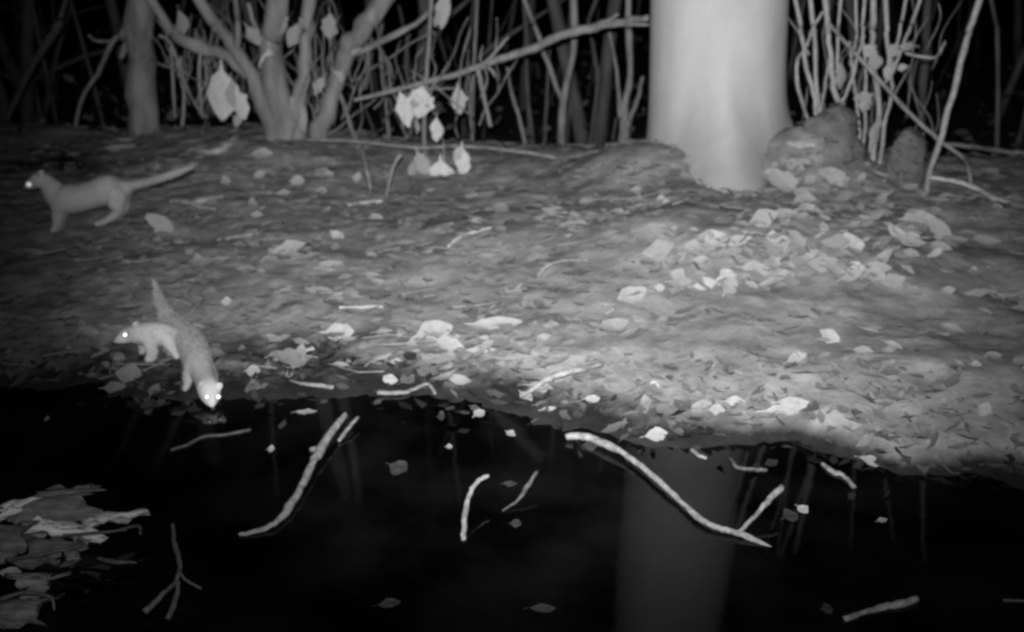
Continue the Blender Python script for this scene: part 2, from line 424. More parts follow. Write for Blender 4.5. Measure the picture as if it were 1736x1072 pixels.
shrub = woody('multi_stem_shrub', 'big many-stemmed shrub with spreading limbs left of centre', 'shrub', 5.15,
      [[(468, 0, 44), (462, 70, 44), (470, 140, 50), (488, 235, 60)],
       [(652, 0, 40), (612, 50, 38), (585, 95, 36), (570, 140, 30), (540, 235, 38)],
       [(340, 0, 22), (372, 50, 24), (400, 85, 26), (430, 135, 28), (462, 230, 34)],
       [(255, 0, 18), (292, 55, 26), (340, 80, 26), (385, 95, 24), (420, 128, 22)],
       [(400, 0, 11), (404, 40, 11), (402, 85, 13)],
       [(522, 0, 28), (520, 70, 26), (512, 150, 28), (505, 235, 34)],
       [(510, 30, 8), (511, 90, 9), (514, 170, 10)],
       [(420, 5, 8), (440, 60, 9), (470, 85, 11)],
       [(745, 5, 8), (705, 40, 10), (650, 68, 11), (605, 92, 12)],
       [(735, 18, 6), (690, 50, 7), (630, 80, 8)],
       [(560, 130, 8), (580, 170, 8), (592, 205, 9), (608, 250, 10)],
       [(270, 60, 6), (290, 75, 7), (308, 130, 7), (330, 175, 6), (352, 200, 5)],
       [(290, 78, 5), (293, 140, 6), (297, 200, 5)],
       [(306, 95, 6), (312, 155, 6), (309, 215, 7)],
       [(340, 90, 6), (338, 140, 7), (344, 200, 7)]],
      M['shrub_bark'], n=10,
      leaves=[(375, 163, 50, 84, 4, B_), (406, 178, 32, 52, -18, B_), (395, 160, 22, 50, 8, L_), (455, 110, 28, 54, 5, P_),
              (308, 38, 22, 40, 0, D_), (497, 175, 14, 44, 4, L_), (511, 200, 17, 52, -4, L_), (487, 195, 13, 40, 8, L_),
              (541, 147, 15, 34, 20, L_), (575, 130, 20, 20, 30, L_), (472, 35, 26, 46, 10, D_), (403, 205, 14, 24, 30, L_),
              (558, 45, 24, 44, -8, D_), (498, 60, 20, 44, 12, D_), (430, 62, 20, 36, -20, D_), (600, 75, 18, 40, 14, D_)])
twigs(shrub, 46, 300, 690, 110, 250, 5.2, M['shrub_bark'], (2.5, 6))
twigs(shrub, 44, 270, 700, 40, 240, 5.5, M['dark_stem'], (3, 7))
slim = woody('hanging_leaf_sapling', 'slim upright sapling with pale dry leaves hanging beside its stem', 'sapling', 4.95,
      [[(731, 0, 8), (727, 70, 8), (722, 140, 8), (719, 240, 9)], [(755, 12, 4), (740, 16, 5), (730, 22, 5)],
       [(690, 150, 4), (705, 146, 5), (724, 140, 5)], [(780, 150, 4), (755, 150, 5), (724, 152, 5)], [(738, 196, 3), (732, 186, 4), (722, 178, 4)]],
      M['stem_bark'],
      leaves=[(686, 188, 24, 58, -10, B_), (712, 175, 40, 52, 10, B_), (700, 176, 22, 40, 0, L_), (740, 220, 20, 42, 0, B_),
              (778, 172, 24, 44, 0, P_), (752, 18, 22, 62, 0, L_), (742, 30, 14, 34, 15, D_), (706, 214, 9, 28, 0, D_)])
twigs(slim, 12, 690, 860, 130, 240, 5.0, M['stem_bark'], (3, 5))
woody('low_leafy_shoot', 'low shoot holding three broad pale dead leaves over the litter', 'shoot', 4.7,
      [[(748, 232, 4), (752, 245, 5), (752, 270, 6), (750, 322, 7)], [(716, 250, 3), (735, 248, 4), (752, 252, 4)], [(788, 248, 3), (770, 246, 4), (752, 252, 4)]],
      M['stem_bark'], up=False,
      leaves=[(716, 283, 24, 50, -6, L_), (748, 298, 34, 50, 0, B_), (785, 280, 22, 56, 0, B_), (776, 262, 16, 26, 20, P_), (700, 290, 16, 34, 12, D_)])
woody('fallen_branch', 'long bare fallen branch slanting up to the pale trunk', 'branch', 4.85,
      [[(1100, 30, 12), (1045, 38, 15), (1000, 48, 18), (950, 62, 17), (905, 82, 16), (860, 96, 15), (800, 118, 12), (720, 140, 10), (600, 170, 8)],
       [(1102, 42, 6), (1050, 42, 7), (1010, 46, 9)], [(1048, 24, 6), (1030, 36, 8), (1005, 46, 8)],
       [(862, 62, 5), (845, 82, 7), (820, 110, 8)], [(832, 215, 8), (822, 170, 8), (815, 138, 10), (810, 118, 9)], [(845, 138, 5), (838, 125, 7), (826, 112, 7)]],
      M['stem_bark'], up=False, down=False)
woody('ground_vine', 'long thin branch lying along the ground behind the litter toward the big trunk', 'branch', 4.75,
      [[(520, 238, 6), (600, 240, 6), (700, 250, 7), (800, 249, 7), (900, 260, 7), (980, 275, 7), (1060, 290, 6)]], M['stem_bark'], up=False, down=False)
# young stems between the shrub and the big trunk
SAPS = [('tall forked sapling, its fork at mid height left of the big trunk', 5.7, [[(972, 0, 15), (975, 60, 14), (966, 120, 13), (955, 175, 15), (950, 275, 16)], [(888, 0, 8), (905, 40, 9), (930, 110, 10), (955, 178, 10)]]),
        ('stout low-forked sapling nearest the left side of big trunk', 5.5, [[(1065, 0, 12), (1066, 60, 14), (1068, 130, 11), (1058, 200, 18), (1058, 285, 24)], [(1033, 55, 6), (1045, 120, 7), (1052, 200, 9)], [(1090, 130, 7), (1080, 170, 9), (1062, 215, 11)]]),
        ('thin crooked stem leaning left between shrub and forked sapling', 5.5, [[(860, 115, 6), (868, 160, 7), (880, 200, 7), (895, 265, 9)]]),
        ('straight dark stem standing behind the fallen branch', 6.4, [[(888, 0, 8), (893, 80, 8), (893, 150, 9), (905, 260, 9)]]),
        ('slim stem just left of the forked sapling', 6.2, [[(932, 80, 5), (928, 140, 6), (924, 220, 7), (920, 265, 7)]]),
        ('dim slender stem with a bend in the gap beside the big trunk', 6.6, [[(1010, 0, 7), (998, 35, 7), (1012, 120, 8), (1010, 200, 9), (1008, 270, 9)]]),
        ('thin stem rising behind the hanging pale leaves', 5.9, [[(808, 0, 7), (806, 60, 7), (802, 130, 7), (800, 240, 8)]]),
        ('dim stem right of the shrub limbs', 5.8, [[(645, 40, 6), (646, 100, 7), (652, 160, 7), (660, 240, 7)]]),
        ('faint thin stem left of the slim leafy sapling', 6.1, [[(690, 60, 5), (690, 130, 5), (693, 230, 6)]]),
        ('dark curved sapling at the far right edge', 5.4, [[(1680, 0, 7), (1690, 50, 8), (1692, 130, 8), (1690, 250, 9)]]),
        ('short crooked dark stem by the bottom of forked saplings', 5.9, [[(1016, 110, 5), (1012, 160, 6), (1004, 215, 6), (1000, 270, 7)], [(1045, 200, 5), (1040, 230, 6), (1036, 270, 6)]]),
        ('dark thick stem in shade right of the vine tangle', 6.2, [[(1572, 0, 15), (1570, 90, 16), (1562, 180, 16), (1560, 290, 17)]])]
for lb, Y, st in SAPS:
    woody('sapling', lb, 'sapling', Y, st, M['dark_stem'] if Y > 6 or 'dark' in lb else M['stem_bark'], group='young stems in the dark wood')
# thicket of canes right of the trunk
canes = woody('cane_thicket', 'tangle of pale thin canes right of the big trunk', 'shrub', 4.35,
      [[(1398, 0, 11), (1404, 60, 11), (1409, 110, 10), (1416, 160, 11), (1424, 180, 10), (1426, 215, 9)],
       [(1350, 0, 8), (1357, 45, 8), (1363, 85, 8), (1371, 130, 8), (1382, 168, 8), (1384, 215, 8)],
       [(1374, 0, 9), (1379, 40, 9), (1382, 90, 8), (1386, 170, 8), (1386, 210, 8)],
       [(1395, 20, 5), (1380, 45, 6), (1364, 84, 7), (1350, 108, 7), (1354, 150, 7), (1368, 200, 6), (1372, 220, 6)],
       [(1465, 60, 5), (1455, 95, 6), (1441, 145, 7), (1426, 180, 6), (1424, 214, 6)],
       [(1482, 0, 12), (1480, 50, 12), (1478, 100, 11), (1490, 180, 10), (1480, 272, 11)],
       [(1500, 0, 9), (1504, 60, 9), (1508, 110, 8), (1512, 160, 7), (1500, 210, 7), (1492, 272, 8)],
       [(1466, 0, 6), (1462, 50, 6), (1468, 130, 6), (1466, 225, 7)],
       [(1560, 0, 7), (1545, 40, 7), (1533, 72, 6), (1514, 120, 7), (1500, 140, 6)],
       [(1425, 0, 6), (1420, 60, 6), (1422, 140, 6)],
       [(1450, 0, 6), (1452, 60, 5), (1440, 110, 5)], [(1536, 0, 6), (1530, 30, 6), (1520, 80, 6)],
       [(1602, 70, 4), (1592, 92, 5), (1575, 98, 6), (1535, 90, 6)],
       [(1440, 70, 6), (1450, 160, 5), (1458, 225, 6)], [(1405, 100, 5), (1398, 150, 5), (1390, 190, 5)]],
      M['cane_bark'], wob=0.35,
      leaves=[(1476, 88, 24, 20, 40, L_), (1516, 86, 20, 26, -60, L_), (1540, 79, 14, 34, 80, L_), (1508, 118, 16, 34, 25, L_), (1484, 106, 22, 26, 10, D_),
              (1428, 130, 20, 44, 0, D_), (1470, 178, 24, 30, 30, L_), (1486, 225, 22, 72, 0, L_), (1462, 165, 16, 30, 60, D_), (1530, 115, 10, 18, 60, L_)])
twigs(canes, 24, 1345, 1600, 80, 280, 4.5, M['stem_bark'], (2, 4.5))
woody('leaning_cane', 'long pale cane leaning across the right side of the picture', 'branch', 4.1,
      [[(1660, 0, 11), (1640, 65, 12), (1618, 150, 11), (1597, 225, 11), (1575, 298, 11)]], M['cane_bark'])
woody('slanting_vine', 'thin vine slanting down right through the canes', 'vine', 4.15,
      [[(1405, 40, 6), (1440, 80, 7), (1490, 135, 8), (1540, 190, 8), (1592, 238, 8), (1625, 262, 8), (1640, 280, 7), (1646, 312, 7)]], M['stem_bark'], up=False)
woody('ground_branch', 'bare branch lying on the ground at the right edge', 'branch', 4.0,
      [[(1575, 302, 8), (1615, 307, 9), (1650, 318, 9), (1690, 338, 10), (1745, 356, 10), (1800, 372, 9)]], M['dry_wood'], up=False, down=False)
woody('far_log', 'dim horizontal pole in the dark at right edge', 'branch', 5.2,
      [[(1600, 244, 6), (1640, 248, 8), (1690, 256, 8), (1760, 262, 9)]], M['stem_bark'], up=False, down=False)

# ------------------------------------------------------------------ stones and stump by the trunk
def rock(px, py, w, h, Y, label, name='stone', cat='stone', mt='rock', sq=0.6):
    p = at_Y(px, py, Y); k = k_at(p); b = MB(); b.ball((0, 0, 0), (w * k / 2, w * k / 2 * sq, h * k / 2), 40, 26)
    b.v = [tuple(Vector(v) * (1 + 0.30 * noise.noise(Vector(v) * 5 + Vector((px * .37, 0, 0))) + 0.16 * noise.noise(Vector(v) * 16) + 0.05 * noise.noise(Vector(v) * 45))) for v in b.v]
    o = b.build(name, M[mt]); o.location = p
    q = MB(); vv = [v for v in b.v if v[1] < .02]
    for _ in range(150):
        v = Vector(rng.choice(vv)); L = rng.uniform(.018, .05); vs, fs = leaf_geo(L, L * .7, .3, .4, 3)
        m3 = v.to_track_quat('Z', 'Y').to_matrix() @ Matrix.Rotation(rng.uniform(-.5, .5), 3, 'X') @ Matrix.Rotation(rng.uniform(0, 6.3), 3, 'Z')
        q.add([m3 @ Vector(a) + v * 1.01 for a in vs], fs, rng.choice((.3, .36, .42, .5)))
    f = q.build('clinging_litter', M['leaf'], o); f['kind'] = 'stuff'
    return tag(o, label, cat)
rock(1402, 262, 124, 172, 4.25, 'smooth grey stump-like boulder at the foot of the canes', 'boulder', 'boulder')
rock(1538, 282, 64, 110, 4.2, 'narrow upright grey stone right of the boulder')

# ------------------------------------------------------------------ sticks
def stick(name, label, pp, m, cat='stick', lift=0.4, forks=(), group=None, n=8, hs=None):
    """pp: photo polyline lying on the ground or water; hs: height over the surface per point"""
    q = [on_ground(px, py) for (px, py, w) in pp]
    def path(pp, hs):
        raw = []
        for i, (px, py, w) in enumerate(pp):
            hgt = hs[i] if hs else 0
            g = on_ground(px, py)
            if hgt:
                d = ray(px, py); t = (g.z + hgt - CAM_H) / d.z; g = CAM + d * t
            r = 0.43 * w * k_at(g)
            raw.append((g.x, g.y, g.z + (r * lift if not hgt else 0), r))
        sm = smooth_path(raw, 5)
        return ([Vector((a + rng.uniform(-.2, .2) * r, b + rng.uniform(-.2, .2) * r, c + rng.uniform(-.2, .2) * r)) for a, b, c, r in sm],
                [r * rng.uniform(.95, 1.05) * (1 + .35 * noise.noise((a * 22, b * 22, 3))) for a, b, c, r in sm])
    pts, rad = path(pp, hs); o = pts[len(pts) // 2].copy()
    if not forks:
        return tag(MB().tube(pts, rad, n, .14).build(name, M[m], origin=o), label, cat, group)
    t = empty(name, o, label, cat, group)
    MB().tube(pts, rad, n, .1).build('main_stem', M[m], t, origin=o)
    for (fp, fh) in forks:
        a, b = path(fp, fh); MB().tube(a, b, n, .1).build('side_branch', M[m], t, origin=o)
    return t
# in the pond
stick('pond_branch', 'pale crooked branch rising out of the pond left of centre', [(586, 702, 13), (562, 732, 15), (541, 765, 19), (520, 805, 16), (500, 845, 17), (470, 884, 15), (440, 899, 12), (405, 909, 8)], 'pond_wood',
      'branch', forks=[([(528, 764, 12), (536, 768, 13), (542, 772, 12)], None)], hs=[.024, .022, .018, .014, .010, .008, .005, .0])
stick('pond_twig', 'short thin twig beside the top of the pale crooked pond branch', [(607, 707, 7), (592, 725, 8), (574, 748, 6)], 'wet_wood', 'twig', hs=[.02, .015, .004])
stick('pond_branch', 'long pale forked branch reaching from the bank into the water', [(958, 740, 14), (990, 740, 16), (1020, 750, 15), (1060, 770, 13), (1095, 797, 12), (1130, 828, 12), (1165, 860, 12), (1195, 886, 14), (1225, 897, 13), (1252, 904, 13), (1290, 920, 9), (1330, 940, 6)], 'pond_wood',
      'branch', forks=[([(1326, 826, 13), (1300, 852, 13), (1275, 880, 11), (1252, 904, 10)], [.05, .036, .02, .008])], hs=[.01, .012, .014, .014, .013, .012, .010, .009, .008, .007, .002, -.01])
stick('pond_twig', 'hooked pale twig standing in the water at bottom centre', [(829, 807, 8), (814, 813, 10), (800, 830, 10), (790, 862, 11), (786, 900, 11), (786, 925, 10)], 'pond_wood', 'twig', hs=[.05, .05, .045, .03, .01, -.01])
stick('pond_twig', 'short slanting twig in the water right of the hooked twig', [(911, 799, 8), (896, 822, 9), (878, 848, 7), (852, 868, 4)], 'sunk_wood', 'twig', hs=[.04, .025, .01, 0])
stick('pond_twig', 'dim twig floating below the drinking weasel', [(425, 733, 6), (385, 739, 7), (345, 745, 8), (318, 756, 7), (290, 768, 5)], 'sunk_wood', 'twig')
stick('pond_twig', 'small pale stick by the waterline right of the long forked branch', [(1172, 767, 8), (1185, 776, 9), (1198, 782, 6)], 'wet_wood', 'twig')
stick('pond_twig', 'dull curved twig at the water edge below the pale tree', [(1238, 778, 8), (1248, 793, 9), (1270, 800, 10), (1300, 800, 6)], 'sunk_wood', 'twig')
stick('pond_twig', 'pale twig at the water edge at lower right', [(1394, 790, 8), (1412, 803, 10), (1428, 812, 11), (1448, 828, 8)], 'pond_wood', 'twig')
stick('pond_stick', 'thick pale stick at the bottom right corner of the pond', [(1556, 1020, 17), (1520, 1030, 17), (1480, 1041, 14), (1430, 1054, 12)], 'pond_wood')
stick('pond_twig', 'faint twig at the bottom far right', [(1700, 1021, 6), (1736, 1022, 6), (1770, 1024, 5)], 'sunk_wood', 'twig')
stick('pond_twig', 'three-pronged twig standing in the pond at bottom left', [(293, 888, 9), (296, 925, 10), (305, 955, 11), (299, 984, 11), (276, 1008, 11), (246, 1038, 12)], 'sunk_wood', 'twig',
      forks=[([(303, 986, 9), (299, 1012, 10), (284, 1050, 11)], [.04, .025, .01]), ([(306, 972, 6), (318, 986, 7), (342, 998, 5)], [.04, .03, .02])], hs=[.07, .05, .04, .03, .02, .01])
stick('pond_twig', 'small pale twig floating right of the debris pile', [(168, 953, 7), (190, 956, 10), (215, 956, 7), (232, 959, 4)], 'sunk_wood', 'twig')
# on the bank
GS = 'sticks lying on the leaf litter'
stick('bank_stick', 'pale arched stick on the bank above the waterline', [(1022, 617, 9), (990, 625, 12), (955, 633, 13), (930, 642, 12), (908, 656, 10), (882, 674, 7)], 'pond_wood', group=GS, hs=[.012, .02, .025, .02, .012, .004])
stick('bank_stick', 'short bright stick lying in mid litter', [(884, 484, 8), (874, 496, 10), (860, 510, 7)], 'dry_wood', group=GS)
stick('bank_stick', 'thin arched twig above the short bright stick', [(912, 470, 5), (918, 460, 6), (932, 448, 6), (960, 442, 6), (1000, 441, 5)], 'wet_wood', group=GS, hs=[.0, .01, .02, .015, .005])
stick('bank_stick', 'pale straight stick at the water edge right of the drinking weasel', [(508, 655, 8), (530, 657, 8), (565, 660, 9)], 'wet_wood', group=GS)
stick('bank_stick', 'bent pale stick at the water edge in the left half', [(640, 671, 7), (680, 668, 9), (705, 662, 9), (726, 657, 8), (738, 672, 7)], 'wet_wood', group=GS)
stick('bank_stick', 'pale crooked root-like branch behind the far weasel', [(412, 226, 12), (396, 240, 14), (380, 255, 15), (355, 262, 15), (330, 258, 11), (318, 260, 7)], 'leaf_pale', 'branch')
stick('bank_stick', 'two-pronged pale twig right of the far weasel', [(380, 334, 9), (350, 342, 13), (325, 346, 9)], 'leaf_light', 'twig', forks=[([(288, 343, 6), (320, 346, 8), (345, 354, 8), (365, 357, 5)], None)])
stick('bank_stick', 'long slim twig crossing the litter above the pale leaf', [(368, 408, 7), (400, 405, 8), (440, 398, 8), (480, 380, 6)], 'wet_wood', group=GS)
stick('bank_stick', 'bent thin stem drooping onto the litter in mid picture', [(680, 262, 7), (668, 280, 8), (660, 310, 8), (655, 342, 8), (662, 360, 8), (680, 380, 7)], 'wet_wood', 'twig', hs=[.14, .11, .07, .02, .01, 0])
stick('bank_stick', 'short pale twig under the drooping thin stem', [(590, 350, 6), (620, 346, 8), (650, 342, 7)], 'dry_wood', group=GS)
stick('bank_stick', 'straighter thin stem drooping onto the litter just left of the bent one', [(614, 250, 6), (622, 290, 7), (628, 320, 7), (624, 345, 6)], 'wet_wood', 'twig', hs=[.14, .08, .03, 0])
stick('bank_stick', 'thin pale stick low on the left bank under the weasel pair', [(172, 624, 6), (168, 645, 8), (200, 640, 7), (245, 658, 6)], 'sunk_wood', group=GS)
stick('bank_stick', 'pale flat stick near the right edge of the bank', [(1655, 500, 7), (1690, 500, 9), (1720, 507, 10), (1745, 512, 8)], 'wet_wood', group=GS)
stick('bank_stick', 'thin bent twig beside a pale leaf in mid picture', [(760, 420, 6), (775, 408, 8), (800, 396, 7), (832, 388, 6)], 'dry_wood', group=GS)
stick('bank_stick', 'thin straight twig on the left middle bank', [(575, 525, 5), (610, 524, 6), (650, 523, 5)], 'dry_wood', group=GS)
stick('bank_stick', 'short thick twig by the lower left litter', [(508, 603, 8), (525, 595, 9), (545, 590, 6)], 'dry_wood', group=GS)

# ------------------------------------------------------------------ leaves that stand out
def lay_leaf(name, label, px, py, w, h, ang=0, m='leaf_pale', tilt=35, cat='leaf', group=None, dz=0.004, kind=None):
    g = on_ground(px, py); k = k_at(g)
    dep = math.asin(-ray(px, py).normalized().z)
    L = w * k; Wd = h * k / max(0.3, sin(dep + R(tilt) * 0.8))
    vs, fs = leaf_geo(L * .9, Wd, rng.uniform(.1, .35), rng.uniform(.1, .35), 7, rng.choice((0, 1)) if kind is None else kind)
    rot = Matrix.Rotation(R(tilt), 3, 'X') @ Matrix.Rotation(R(ang), 3, 'Z')
    b = MB().add([rot @ Vector(v) for v in vs], fs); mn = min(v[2] for v in b.v)
    ob = b.build(name, M[m]); ob.location = (g.x, g.y, g.z - min(0, mn) * 0.6 + dz - 0.004)
    return tag(ob, label, cat, group)
GL = 'pale dead leaves on the bank'
LV = [(577, 571, 54, 30, 0, P_, 'broad pale leaf low on the bank right of the drinking weasel'),
      (738, 572, 70, 40, 18, L_, 'large crumpled light leaf in the lower middle of bank'),
      (765, 592, 60, 24, -25, L_, 'light leaf just below the large crumpled one'),
      (845, 555, 90, 20, 3, L_, 'long flat light leaf on the bank left of the bare patch'),
      (815, 600, 60, 14, 0, L_, 'thin light leaf under the long flat leaf'),
      (1108, 660, 22, 18, 0, P_, 'small bright leaf just above the waterline'),
      (1345, 690, 60, 18, 0, P_, 'upper of two pale curled leaves at the lower right shore'),
      (1340, 706, 95, 18, 4, P_, 'lower wide curled leaf of the pale pair at right shore'),
      (1558, 378, 62, 28, 0, P_, 'wide pale leaf at the top of the right leaf heap'),
      (1521, 404, 30, 32, 40, P_, 'round pale leaf under the wide one of right heap'),
      (1545, 410, 24, 26, 70, L_, 'light leaf tucked beside the round pale leaf'),
      (1441, 424, 52, 34, 0, P_, 'broad pale leaf left of the heap below the boulder'),
      (1450, 462, 26, 24, 60, P_, 'small bright leaf below the broad pale leaf'),
      (1484, 474, 38, 28, -30, L_, 'light leaf below and right of the small bright leaf'),
      (1408, 308, 30, 42, 80, L_, 'upright light leaf leaning under the boulder'),
      (1330, 316, 36, 40, 60, L_, 'upright light leaf right of the tree base'),
      (1356, 252, 14, 44, 85, P_, 'narrow bright leaf between the trunk and boulder'),
      (1314, 286, 16, 12, 0, P_, 'tiny pale leaf against the foot of the trunk'),
      (1212, 412, 44, 32, 30, P_, 'pale leaf in front of the tree base'),
      (1175, 425, 40, 22, 0, L_, 'light leaf left of the pale leaf at tree base'),
      (1122, 347, 28, 18, 10, P_, 'bright leaf on the mound left of the tree base'),
      (1078, 326, 20, 10, 0, L_, 'small light leaf high on the left of the mound'),
      (1310, 412, 30, 22, 0, P_, 'square pale leaf right of the tree front root'),
      (1395, 408, 36, 16, 20, L_, 'thin light leaf left of the broad pale one'),
      (1232, 472, 26, 20, 30, P_, 'brightest small leaf below the tree front root'),
      (1282, 465, 56, 26, -10, L_, 'light broad leaf right of the brightest small leaf'),
      (1148, 472, 30, 22, -30, L_, 'light leaf left of the brightest small leaf'),
      (1118, 494, 20, 14, 0, P_, 'small pale leaf left and below of tree root leaves'),
      (1072, 508, 60, 28, 25, L_, 'slanting light leaf lower left of the mound'),
      (1025, 528, 34, 18, 0, L_, 'light leaf beside the slanting one'),
      (1648, 461, 22, 14, -15, P_, 'small bright leaf on the dim right slope'),
      (1608, 496, 26, 12, 15, L_, 'small light leaf below the bright one on right slope'),
      (1610, 340, 46, 14, 0, L_, 'flat light leaf under the end of the ground branch'),
      (1690, 354, 20, 10, 0, L_, 'tiny light leaf under the ground branch at right edge'),
      (1405, 580, 30, 36, 60, L_, 'light leaf on the smooth right bank'),
      (1350, 614, 44, 18, 25, L_, 'long light leaf lower on the smooth right bank'),
      (1668, 700, 24, 28, -40, P_, 'bright leaf low at the right side of bank'),
      (1654, 622, 20, 14, 0, L_, 'small light leaf above the bright low leaf at right'),
      (1245, 686, 38, 18, 0, P_, 'pale leaf left of the curled pair at the shore'),
      (1215, 703, 30, 22, 0, L_, 'light leaf left and below the pale leaf at shore'),
      (1112, 743, 44, 24, 10, L_, 'light leaf on dark mud beside the long forked branch'),
      (1005, 682, 30, 14, 0, L_, 'light leaf on the dark mud under the arched stick'),
      (930, 697, 28, 9, 10, L_, 'thin light leaf on dark mud in the middle'),
      (1476, 787, 44, 18, -20, L_, 'light leaf on the water edge at lower right'),
      (275, 388, 30, 52, 60, L_, 'upright light leaf behind the weasel pair'),
      (488, 430, 70, 24, 22, L_, 'long light leaf slanting on the left middle bank'),
      (572, 402, 34, 14, -35, P_, 'small pale leaf in mid litter under the drooping stems'),
      (440, 300, 26, 12, 30, P_, 'small bright leaf under the shrub'),
      (505, 312, 26, 18, 0, P_, 'pale leaf right of the small bright one under shrub'),
      (445, 266, 40, 16, 8, P_, 'bright leaf at the foot of the shrub'),
      (480, 330, 28, 12, 10, L_, 'light leaf in front of the shrub'),
      (545, 327, 24, 12, 0, L_, 'light leaf between shrub and drooping stems'),
      (558, 298, 20, 10, 0, P_, 'tiny bright leaf above the light leaf in front of the shrub'),
      (606, 306, 18, 16, 0, P_, 'tiny bright leaf between the drooping stems'),
      (636, 372, 30, 14, 0, L_, 'light leaf below the drooping stems'),
      (435, 368, 24, 12, 0, L_, 'light leaf on the litter right of the far weasel'),
      (383, 312, 20, 18, 20, L_, 'small light leaf right of the far weasel tail'),
      (385, 518, 22, 14, 10, P_, 'small bright leaf above the drinking weasel'),
      (672, 620, 22, 12, 10, L_, 'small light leaf on dark lower bank'),
      (662, 653, 20, 26, 80, L_, 'upright light leaf at the water edge near bent stick'),
      (430, 635, 26, 20, 0, L_, 'light leaf on the lower bank right of the drinking weasel'),
      (220, 240, 50, 8, 0, L_, 'flat light leaf far behind the standing weasel'),
      (205, 255, 60, 10, 8, L_, 'second flat leaf behind the standing weasel'),
      (60, 430, 32, 8, 0, L_, 'thin dim leaf at the left edge under the standing weasel'),
      (805, 335, 40, 8, 5, L_, 'thin light leaf in the dark hollow beside the shoot'),
      (812, 378, 30, 8, 0, L_, 'thin light leaf at the front of the dark hollow'),
      (848, 700, 0, 0, 0, None, None)]
for (px, py, w, h, a, mm, lb) in LV:
    if mm: lay_leaf('fallen_leaf', lb, px, py, w, h, a, mm, tilt=55 if abs(a) >= 60 else 34, group=GL)
# floating bits
GF = 'bits floating on the pond'
for (px, py, w, h, a, mm, lb) in [
        (460, 768, 14, 12, 0, L_, 'small pale leaf floating left of the crooked branch'),
        (80, 714, 9, 8, 0, D_, 'tiny floating leaf on the black water at left'),
        (813, 705, 24, 14, 40, D_, 'curled leaf at the dark water edge in mid picture'),
        (762, 762, 12, 8, 0, D_, 'tiny floating leaf above the hooked twig'),
        (520, 704, 40, 8, 4, D_, 'thin dim leaf floating beside the crooked branch tip'),
        (866, 741, 20, 10, -40, D_, 'dim slanting leaf in the water near the forked branch'),
        (748, 712, 14, 18, 0, 'leaf_dull', 'dull leaf in shallow water below the bent stick'),
        (675, 800, 40, 26, -30, 'leaf_dull', 'large dull sunken leaf right of the crooked branch'),
        (1360, 868, 24, 16, -50, P_, 'bright leaf floating right of the fork prong'),
        (1340, 882, 30, 22, 20, 'leaf_dull', 'dull leaf beside the bright floating leaf'),
        (1495, 887, 20, 8, 15, D_, 'small floating leaf at lower right'),
        (1000, 760, 30, 18, 0, 'leaf_dull', 'dull sodden leaf under the long forked branch'),
        (865, 825, 26, 9, 0, 'leaf_dull', 'dull leaf between the hooked and slanting twigs'),
        (875, 893, 20, 14, 0, 'leaf_dull', 'dull leaf below the slanting twig'),
        (660, 1028, 44, 16, 12, 'leaf_dull', 'dull leaf at the bottom edge of the pond'),
        (920, 1036, 50, 14, 0, 'leaf_dull', 'wide dull leaf at the bottom edge in mid pond'),
        (1402, 1040, 20, 18, 0, 'leaf_dull', 'small dull leaf at the bottom edge left of thick stick')]:
    lay_leaf('floating_leaf', lb, px, py, w, h, a, mm, tilt=16, group=GF, dz=0.006)
# the pile of sodden bark and leaves at the lower left
def bark(label, pts4, m, h0, thick=0.008):
    """a curved slab of bark: four photo corners, heights above the water"""
    c = []
    for (px, py, hh) in pts4:
        d = ray(px, py); t = (WL + hh - CAM_H) / d.z; c.append(CAM + d * t)
    vs = []; fs = []; nu, nv = 8, 5
    nrm = (c[1] - c[0]).cross(c[3] - c[0]).normalized()
    if nrm.z < 0: nrm = -nrm
    jag = {}
    for s in (0, 1):
        for j in range(nv + 1):
            for i in range(nu + 1):
                u, v = i / nu, j / nv
                p = c[0].lerp(c[1], u).lerp(c[3].lerp(c[2], u), v)
                p = p + nrm * (0.012 * sin(pi * v) + 0.006 * noise.noise(p * 30)) - nrm * thick * s
                if s == 0: jag[(i, j)] = (rng.uniform(-.022, .022) if i in (0, nu) else 0, rng.uniform(-.008, .008) if j in (0, nv) else 0)
                p.x += jag[(i, j)][0]; p.y += jag[(i, j)][1]
                p.x += 0.012 * noise.noise((p.y * 45, p.x * 45, 2)); p.y += 0.012 * noise.noise((p.y * 45, p.x * 45, 8))
                vs.append(p)
    w = nu + 1; K = w * (nv + 1)
    for j in range(nv):
        for i in range(nu):
            a = j * w + i; fs.append((a, a + 1, a + w + 1, a + w)); fs.append((K + a, K + a + w, K + a + w + 1, K + a + 1))
    edge = [i for i in range(w)] + [j * w + nu for j in range(1, nv + 1)] + [nv * w + i for i in range(nu - 1, -1, -1)] + [j * w for j in range(nv - 1, 0, -1)]
    for a, b in zip(edge, edge[1:] + edge[:1]): fs.append((a, K + a, K + b, b))
    o = MB().add(vs, fs).build('bark_slab', M[m], origin=sum(c, Vector()) / 4)
    return tag(o, label, 'bark', 'debris pile at the lower left')
M['bark_dull'] = mat('waterlogged_bark', 0.05, 0.20, 60, 0.8, 1.0, (.3, 1, 1))
M['bark_mid'] = mat('sodden_bark', 0.08, 0.26, 60, 0.8, 1.0, (.25, 1, 1), spec=0.2)
M['bark_pale'] = mat('split_bark', 0.45, 0.85, 60, 0.8, 1.0, (.25, 1, 1))
bark('broad dark bark slab at the back of the debris pile', [(20, 900, .03), (160, 888, .03), (150, 834, .08), (45, 845, .08)], 'bark_mid', 0)
bark('long splinter along the back edge of the debris pile', [(60, 846, .082), (166, 831, .09), (165, 821, .095), (75, 834, .095)], 'bark_mid', 0)
bark('pale bark piece at the left edge of the debris pile', [(-12, 872, .05), (40, 872, .05), (66, 843, .09), (-8, 860, .08)], 'bark_pale', 0)
